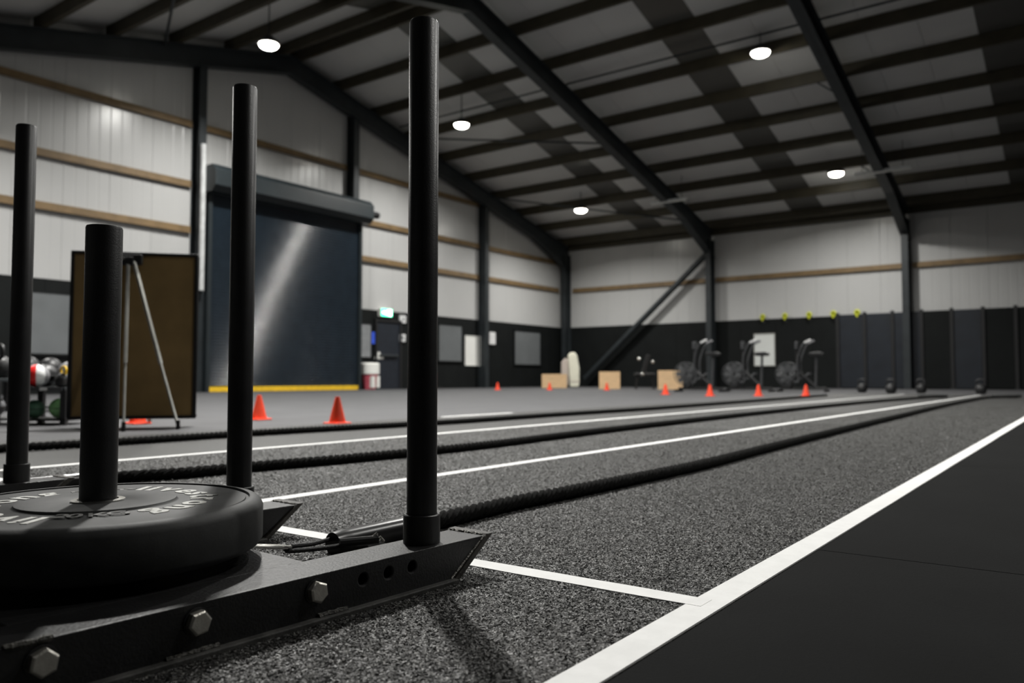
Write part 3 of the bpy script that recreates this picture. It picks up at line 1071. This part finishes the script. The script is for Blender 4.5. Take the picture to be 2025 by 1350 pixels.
r1 = battle_rope([(-1.148, 1.02), (-1.150, 1.18), (-1.151, 1.328), (-1.163, 1.571), (-1.155, 1.785), (-1.143, 2.18), (-1.135, 2.7), (-1.165, 3.376), (-1.20, 4.3), (-1.242, 5.555), (-1.306, 7.716), (-1.358, 9.468), (-1.40, 12.2), (-1.376, 14.95), (-1.02, 15.6)],
                 'black battle rope clipped to the plate-loaded sled')
r2 = battle_rope([(-2.47, .98), (-2.49, 1.14), (-2.46, 1.292), (-2.40, 1.47), (-2.375, 1.725), (-2.314, 2.139), (-2.277, 2.877), (-2.32, 3.6), (-2.367, 4.535), (-2.415, 7.033), (-2.40, 10.6), (-2.22, 14.4), (-2.05, 15.2)],
                 'black battle rope clipped to the unloaded sled, in the middle lane')
r3 = battle_rope([(-3.90, 1.0), (-3.885, 1.513), (-3.834, 2.028), (-3.832, 2.779), (-3.77, 3.498), (-3.69, 4.369), (-3.708, 5.725), (-3.673, 7.603), (-3.782, 11.02), (-3.95, 15.2)],
                 'black battle rope in the lane next to the traffic cones')
# sling and clip on the first rope, in rope coordinates (origin -1.148, 1.02)
O = Vector((-1.148, 1.02, 0))
hk = ground(566, 1083, .030) - O
sling = MB()
s0 = ground(672, 1060, .034) - O
s1 = ground(735, 1068, .030) - O
sling.tube(catmull([s0, s0.lerp(hk, .5) + Vector((0, 0, -.003)), hk + Vector((.004, .004, .002)), hk + Vector((.006, -.004, -.004)), s1.lerp(hk, .55) + Vector((0, 0, -.006)), s1], .006), .0042, 8)
sling.build('sling', 'cord_black', r1, smooth=True)
MB().tube([s1 - (s1 - hk).normalized() * .06, s1 + (s1 - hk).normalized() * .012], .0085, 10).build('sling_sleeve', 'sleeve_black', r1, smooth=True)
q = ground(746, 1067, .030) - O
MB().tube([q + Vector((-.004, -.004, -.006)), q + Vector((.003, .006, .004)), q + Vector((.006, .01, -.004))], .0035, 8).tube([q + Vector((-.006, -.006, .006)), q + Vector((-.002, .002, .012))], .0028, 8).build('clip', 'steel_bright', r1, smooth=True)
# carabiner from the tray to the sling
c0 = ground(571, 1081, .031); c1 = Vector((SLX + .028, SLY + .2, .0625))
d = (c1 - c0); L_ = d.length; d.normalize()
sd = d.cross(Vector((0, 0, 1))).normalized()
loop = []
for k in range(28):
    q = 2 * math.pi * k / 28
    loop.append(c0 + d * (L_ / 2 + (L_ / 2 + .004) * math.cos(q)) + sd * (.011 * math.sin(q) * (1.25 if math.cos(q) < 0 else .9)))
loc = c0.copy(); loc.z = 0
ca = tag(empty('carabiner', loc), 'steel carabiner hooking the rope sling to the loaded sled', 'carabiner')
MB().tube([p - loc for p in loop], .0036, 10, closed=True).build('hook_body', 'steel_bright', ca, smooth=True)
MB().tube([c0 - loc + d * -.002 + sd * -.006, c0 - loc + d * -.002 + sd * .006], .0058, 10).build('gate_nut', 'sleeve_black', ca, smooth=True)

# black plates that pin the rope ends
wp = None
for px, py, lab in ((1845, 786, 'flat black weight plate pinning the end of the middle-lane rope'), (1990, 786, 'flat black weight plate pinning the far end of the loaded sled rope')):
    q = ground(px, py)
    o = tag(empty('weight_plate', (q.x, q.y, 0)), lab, 'weight plate')
    MB().lathe([(.026, .002), (.215, .002), (.225, .012), (.225, .048), (.215, .056), (.205, .052), (.11, .05), (.10, .056), (.026, .056)], 40, (0, 0, .003), close=True).build('rubber_body', 'plate_rubber', o, smooth=True)
    MB().lathe([(.0255, .004), (.034, .004), (.034, .0615), (.0255, .0615)], 24, close=True).build('hub_ring', 'steel_bright', o, smooth=True)


# ---------------------------------------------------------------- kettlebells, balls, cones, boxes
def kettlebell(loc, m, label, s=1.0, group=None, hm='frame_black'):
    o = tag(empty('kettlebell', loc), label, 'kettlebell', group)
    MB().lathe([(.055 * s, 0), (.085 * s, .02 * s), (.1 * s, .08 * s), (.088 * s, .14 * s), (.055 * s, .175 * s), (.01, .185 * s)], 24).build('bell', m, o, smooth=True)
    MB().tube(catmull([(-.05 * s, 0, .155 * s), (-.07 * s, 0, .22 * s), (-.045 * s, 0, .262 * s), (.045 * s, 0, .262 * s), (.07 * s, 0, .22 * s), (.05 * s, 0, .155 * s)], .012), .015 * s, 10).build('handle', hm, o, smooth=True)
    return o


for px, py, lab in ((1705, 776, 'below the navy panels'), (1762, 778, 'before the middle of the wall panels'), (1822, 777, 'behind the plate that pins the middle rope'), (1940, 779, 'near the far end of the loaded sled rope')):
    q = ground(px, py)
    kettlebell((q.x, q.y, 0), 'plastic_black', 'black kettlebell standing on the far floor ' + lab, 1.15)


def cone(q, label, hgt=.205, group='orange marker cones', rz=0.0):
    o = tag(empty('traffic_cone', (q.x, q.y, 0), rz), label, 'cone', group)
    s = hgt / .23
    MB().lathe([(.072 * s, .012), (.066 * s, .03), (.022 * s, .215 * s), (.018 * s, .23 * s), (.012 * s, .23 * s), (.014 * s, .20 * s)], 24).build('cone_body', 'cone_orange', o, smooth=True)
    a = .085 * s
    MB().box(-a, a, -a, a, 0, .013).build('base', 'cone_orange', o, bevel=.006)
    return o


cone(ground(667, 838), 'orange marker cone standing alone between the far rope and the shutter bottom bar', .198)
cone(ground(512, 830), 'orange marker cone half hidden behind the sled pole, before the shutter', .198)
cone(ground(272, 838), 'orange marker cone behind the foot of the easel board', .19)
for px, py, lab in ((1594, 783, 'orange marker cone in front of the air bike nearest the navy panels'), (1500, 783, 'orange marker cone in front of the middle air bike'), (1404, 783, 'orange marker cone in front of the air bike by the column'), (1316, 780, 'orange marker cone in front of the plywood box next to the bikes'), (1200, 771.5, 'orange marker cone in front of the middle plywood box'), (1087, 771, 'orange marker cone in front of the plywood box by the cream pad'), (984, 771, 'orange marker cone by the dark gable wall, right of the poster')):
    cone(ground(px, py), lab, .215)


def ply_box(q, wx, wy, hz, rz, label):
    o = tag(empty('plyo_box', (q.x, q.y, 0), rz), label, 'box')
    t = .018
    MB().box(-wx / 2, wx / 2, -wy / 2, -wy / 2 + t, 0, hz).build('front_panel', 'wood_ply', o, bevel=.002)
    MB().box(-wx / 2, wx / 2, wy / 2 - t, wy / 2, 0, hz).build('back_panel', 'wood_ply', o, bevel=.002)
    for s in (-1, 1):
        x = s * (wx / 2 - t / 2)
        MB().box(x - t / 2 + s * .0005, x + t / 2 + s * .0005, -wy / 2 + t, wy / 2 - t, 0, hz).build('side_panel', 'wood_ply', o, bevel=.002)
    MB().box(-wx / 2, wx / 2, -wy / 2, wy / 2, hz, hz + t).build('top_panel', 'wood_ply', o, bevel=.002)
    return o


for (xa, xb, yb, lab) in ((1073, 1122, 767, 'plywood jump box beside the cream pad in the corner'), (1187, 1228, 769, 'plywood jump box standing alone below the diagonal brace'), (1306, 1352, 770, 'plywood jump box nearest the air bikes')):
    a, b = ground(xa, yb), ground(xb, yb)
    wx = (b - a).length
    hz = {1073: .46, 1187: .52, 1306: .55}[xa]
    rz = math.atan2(b.y - a.y, b.x - a.x)
    c = (a + b) / 2 + Vector((-math.sin(rz), math.cos(rz), 0)) * .27
    ply_box(c, wx, .5, hz, rz - R_(6), lab)

# cream folded pad in the corner
q = ground(1128, 765.3)
cp = tag(empty('folded_pad', (q.x, q.y, 0), YAW), 'cream padded mat folded upright behind the plywood box', 'mat')
P = [(-.02, 0), (.30, 0), (.33, .1), (.34, .7), (.25, 1.2), (.16, 1.32), (-.02, 1.30), (-.1, 1.2), (-.06, .5)]
MB().prism(P, lambda u, v, ww: (u, ww, v), -.15, .15).build('main_fold', 'cream', cp, bevel=.05, seg=3)
P = [(-.36, .1), (-.07, .05), (-.07, 1.05), (-.2, 1.1), (-.34, .95)]
MB().prism(P, lambda u, v, ww: (u, ww, v), -.05, .2).build('side_fold', 'cream_dark', cp, bevel=.04, seg=3)
MB().box(-.03, .345, -.158, .158, .20, .24).build('strap', 'cream_dark', cp)

# chrome-knobbed bench right of the middle box
q = ground(1275, 769)
bn = tag(empty('weight_bench', (q.x, q.y, 0), YAW), 'black weight bench with bright end caps between two plywood boxes', 'bench')
MB().box(-.32, .32, -.14, .14, .42, .5).build('seat_pad', 'plastic_black', bn, bevel=.02)
MB().prism([(-.1, .5), (.04, .5), (.2, 1.05), (.08, 1.08)], lambda u, v, ww: (u, ww, v), .04, .14).build('back_pad', 'plastic_black', bn, bevel=.02)
for s in (-1, 1):
    MB().tube([(s * .28, -.2, .02), (s * .28, .2, .02)], .025, 8).tube([(s * .28, 0, .03), (s * .22, 0, .43)], .025, 8).build('leg', 'frame_black', bn, smooth=True)
for x, z in ((-.2, .93), (.22, .84), (-.1, .46)):
    MB().ball((x, -.18, z), .055, 14, 8).tube([(x, -.14, z), (x, .05, z)], .02, 8).build('end_cap', 'steel_bright', bn, smooth=True)


# ---------------------------------------------------------------- air bikes
def air_bike(loc, rz, label):
    o = tag(empty('air_bike', loc, rz), label, 'exercise bike', 'air bikes before the far wall')
    MB().box(-.55, .55, -.03, .03, .05, .11).build('base_beam', 'plastic_black', o, bevel=.01)
    for s in (-1, 1):
        MB().box(s * .55 - .03, s * .55 + .03, -.28, .28, 0, .06).build('foot', 'plastic_black', o, bevel=.01)
    c = (.35, 0, .44)
    fan = MB()
    for yy in (-.09, .09):
        for rr in (.12, .2, .29):
            fan.tube([(c[0] + rr * math.cos(q), yy * (1 if rr > .25 else 1.3), c[2] + rr * math.sin(q)) for q in [2 * math.pi * k / 26 for k in range(26)]], .008, 6, closed=True)
    for k in range(16):
        q = 2 * math.pi * k / 16
        for yy in (-.1, .1):
            fan.tube([(c[0] + .05 * math.cos(q), yy * 1.25, c[2] + .05 * math.sin(q)), (c[0] + .29 * math.cos(q), yy, c[2] + .29 * math.sin(q))], .006, 5)
    fan.build('fan_cage', 'bike_grey', o, smooth=True)
    bl = MB()
    for k in range(8):
        q = 2 * math.pi * k / 8
        bl.beam((c[0] + .04 * math.cos(q), 0, c[2] + .04 * math.sin(q)), (c[0] + .26 * math.cos(q), 0, c[2] + .26 * math.sin(q)), .11, .006, (0, 1, .4))
    bl.build('fan_blades', 'bike_grey', o)
    MB().tube([(.3, 0, .1), (.1, 0, .55), (.12, 0, 1.02)], .045, 10).tube([(.1, 0, .5), (-.3, 0, .12)], .04, 10).build('main_frame', 'plastic_black', o, smooth=True)
    MB().tube([(-.3, 0, .1), (-.33, 0, .88)], .03, 10).build('seat_post', 'bike_grey', o, smooth=True)
    MB().prism([(-.48, .0), (-.5, .06), (-.42, .10), (-.2, .09), (-.14, .06), (-.2, 0)], lambda u, v, ww: (u, ww, v + .88), -.11, .11).build('seat', 'plastic_black', o, bevel=.02)
    MB().box(.1, .16, -.12, .12, 1.05, 1.24).build('console', 'bike_grey', o, bevel=.015)
    for s in (-1, 1):
        MB().tube(catmull([(.05, s * .2, .3), (.08, s * .24, .75), (-.02, s * .26, 1.08), (-.13, s * .26, 1.24), (-.2, s * .24, 1.26)], .06), .02, 8).build('arm_lever', 'bike_grey', o, smooth=True)
        MB().tube([(-.1, s * .26, 1.2), (-.24, s * .235, 1.265)], .03, 8).build('hand_grip', 'ball_white' if s > 0 else 'ball_grey', o, smooth=True)
        MB().tube([(0, s * .06, .35), (s * .12, s * .12, .35 - s * .1)], .016, 8).box(s * .12 - .05, s * .12 + .05, s * .17 - .06, s * .17 + .06, .33 - s * .1, .37 - s * .1).build('pedal', 'bike_grey', o)
    return o


for px, lab in ((1385, 'black air bike with fan cage beside the far wall column'), (1481, 'black air bike with fan cage in front of the whiteboard'), (1588, 'black air bike with fan cage next to the navy panels')):
    q = ground(px, 774.5)
    air_bike((q.x, q.y, 0), YAW + R_(150), lab)

# ---------------------------------------------------------------- easel with board, seen from behind
BL, BR = Vector((-5.53, 2.555, 0)), Vector((-5.0, 3.16, 0))
bc = (BL + BR) / 2
bd = (BR - BL); bw = bd.length; rz = math.atan2(bd.y, bd.x)
es = tag(empty('easel_board', (bc.x, bc.y, 0), rz), 'tripod easel holding a brown-backed board turned away', 'easel')
bz0, bz1 = .055, 1.19
MB().box(-bw / 2 + .015, bw / 2 - .015, .0, .012, bz0 + .015, bz1 - .015).build('board_back', 'hardboard', es)
MB().box(-bw / 2 + .015, bw / 2 - .015, .012, .018, bz0 + .015, bz1 - .015).build('board_face', 'white_board', es)
t = .022
MB().box(-bw / 2, bw / 2, -.012, .024, bz1 - t, bz1).box(-bw / 2, bw / 2, -.012, .024, bz0, bz0 + t).box(-bw / 2, -bw / 2 + t, -.012, .024, bz0 + t, bz1 - t).box(bw / 2 - t, bw / 2, -.012, .024, bz0 + t, bz1 - t).build('board_frame', 'frame_black', es, bevel=.005)
inv = Matrix.Rotation(-rz, 3, 'Z')
f1 = inv @ (ground(352, 849) - bc); f2 = inv @ (ground(244, 853) - bc)
br = MB().box(-.20, .05, -.06, -.013, 1.10, 1.17).box(-.13, .0, -.075, -.06, 1.09, 1.15).build('clamp_bracket', 'plastic_black', es, bevel=.008)
MB().lathe([(.012, -.088), (.012, -.075)], 14, (-.065, 0, 1.135), 'y').build('clamp_bolt', 'steel_bright', br)
for a, b in (((.0, -.055, 1.12), f1), ((-.035, -.055, 1.12), f2)):
    a, b = Vector(a), Vector(b)
    mid = a.lerp(b, .62)
    leg = MB().beam(a, mid, .022, .022).beam(mid - (b - a) * .03, b + Vector((0, 0, .02)), .015, .015).build('leg', 'alu', es, bevel=.003)
    MB().lathe([(.012, 0), (.014, .01), (.012, .06)], 12, tuple(b)).build('rubber_foot', 'plastic_black', leg, smooth=True)
leg = MB().beam((.02, .03, 1.12), (.02, .42, .02), .02, .02).build('leg', 'alu', es)
MB().lathe([(.012, 0), (.014, .01), (.012, .05)], 12, (.02, .42, 0)).build('rubber_foot', 'plastic_black', leg, smooth=True)


# ---------------------------------------------------------------- storage racks on the left
def rack(loc, rz, wdt, ztop, label):
    o = tag(empty('storage_rack', loc, rz), label, 'rack')
    for sx in (-1, 1):
        for sy in (-1, 1):
            MB().box(sx * wdt / 2 - .02, sx * wdt / 2 + .02, sy * .17 - .02, sy * .17 + .02, 0, ztop).build('leg', 'frame_black', o)
    MB().box(-wdt / 2 - .02, wdt / 2 + .02, -.2, .2, ztop, ztop + .022).build('shelf', 'steel_grey', o, bevel=.003)
    MB().box(-wdt / 2 - .02, wdt / 2 + .02, -.19, .19, .03, .045).build('shelf', 'frame_black', o)
    MB().box(-wdt / 2, wdt / 2, -.205, -.2, ztop - .004, ztop + .024).build('front_rail', 'bike_grey', o)
    for u in (-.07, .05):
        MB().box(u - .025, u + .025, -.208, -.205, ztop, ztop + .02).build('label_plate', 'ball_white', o)
    return o


ra = ground(103, 838); rb_ = ground(-25, 838)
ra_rot = YAW
rack((ra.x, ra.y, 0), ra_rot, .36, .245, 'low black storage rack with green medicine balls beneath its shelf')
rack((rb_.x, rb_.y, 0), ra_rot, .34, .31, 'taller black storage rack at the edge of the view, beside the low rack')
ax = Vector((math.cos(YAW), math.sin(YAW), 0)); ay = Vector((-math.sin(YAW), math.cos(YAW), 0))


def at_rack(base, u, v, z):
    p = base + ax * u + ay * v
    return (p.x, p.y, z)


def med_ball(loc, r, mats, label, turn=0.0):
    o = tag(empty('medicine_ball', loc), label, 'medicine ball')
    n = len(mats)
    if n == 1:
        MB().ball((0, 0, r), r, 24, 14).build('skin', mats[0], o, smooth=True)
        MB().tube([(math.cos(q) * (r + .0005), math.sin(q) * (r + .0005), r) for q in [2 * math.pi * k / 32 for k in range(32)]], .002, 5, closed=True).build('seam', 'frame_black', o)
    else:
        for i, mm in enumerate(mats):
            a0, a1 = 2 * math.pi * i / n, 2 * math.pi * (i + 1) / n
            vs, fs = [], []
            M_, N_ = 14, 8
            for a in range(M_ + 1):
                th = math.pi * a / M_
                for b in range(N_ + 1):
                    ph = a0 + (a1 - a0) * b / N_ + turn
                    for rr in (r, r * .9):
                        vs.append((rr * math.sin(th) * math.cos(ph), rr * math.sin(th) * math.sin(ph), r + rr * math.cos(th)))
            W2 = (N_ + 1) * 2
            for a in range(M_):
                for b in range(N_):
                    i0 = a * W2 + b * 2
                    fs.append((i0, i0 + W2, i0 + W2 + 2, i0 + 2))
            MB().add(vs, fs).build('panel', mm, o, smooth=True)
    return o


med_ball(at_rack(ra, -.06, -.10, .267), .082, ['red', 'ball_white', 'ball_grey', 'ball_grey', 'ball_grey', 'ball_grey', 'ball_grey', 'ball_grey'], 'grey medicine ball with red and white panels on the low rack', R_(-73))
med_ball(at_rack(ra, .09, .07, .267), .095, ['ball_grey'], 'plain dark grey medicine ball behind the red and white one')
med_ball(at_rack(ra, -.11, .09, .267), .085, ['plastic_black'], 'black medicine ball at the back of the low rack')
rc = ground(92, 812)
rack((rc.x, rc.y, 0), ra_rot, .62, .30, 'black storage rack of slam balls standing behind the low rack')
for k, (u, r_, lab) in enumerate(((-.21, .12, 'largest black slam ball, on the rack behind the low rack'), (.03, .11, 'middle black slam ball on the rack behind the low rack'), (.235, .085, 'smallest black slam ball, at the end of the rack behind the low rack'))):
    med_ball(at_rack(rc, u, 0, .322), r_, ['plastic_black'], lab)
med_ball(at_rack(ra, .10, -.08, .045), .072, ['green'], 'bright green medicine ball on the bottom shelf of the low rack')
med_ball(at_rack(ra, -.08, -.08, .045), .066, ['green_dark'], 'dark green medicine ball on the bottom shelf of the low rack')
med_ball(at_rack(rb_, .08, -.08, .045), .085, ['ball_grey'], 'grey medicine ball on the bottom shelf of the taller rack')
kettlebell(at_rack(rb_, .07, 0, .332), 'plastic_black', 'black kettlebell standing on top of the taller rack', .9)
o = kettlebell(at_rack(ra, .13, -.10, .267), 'plastic_black', 'small black kettlebell with a yellow handle on the low rack', .55, None, 'yellow')
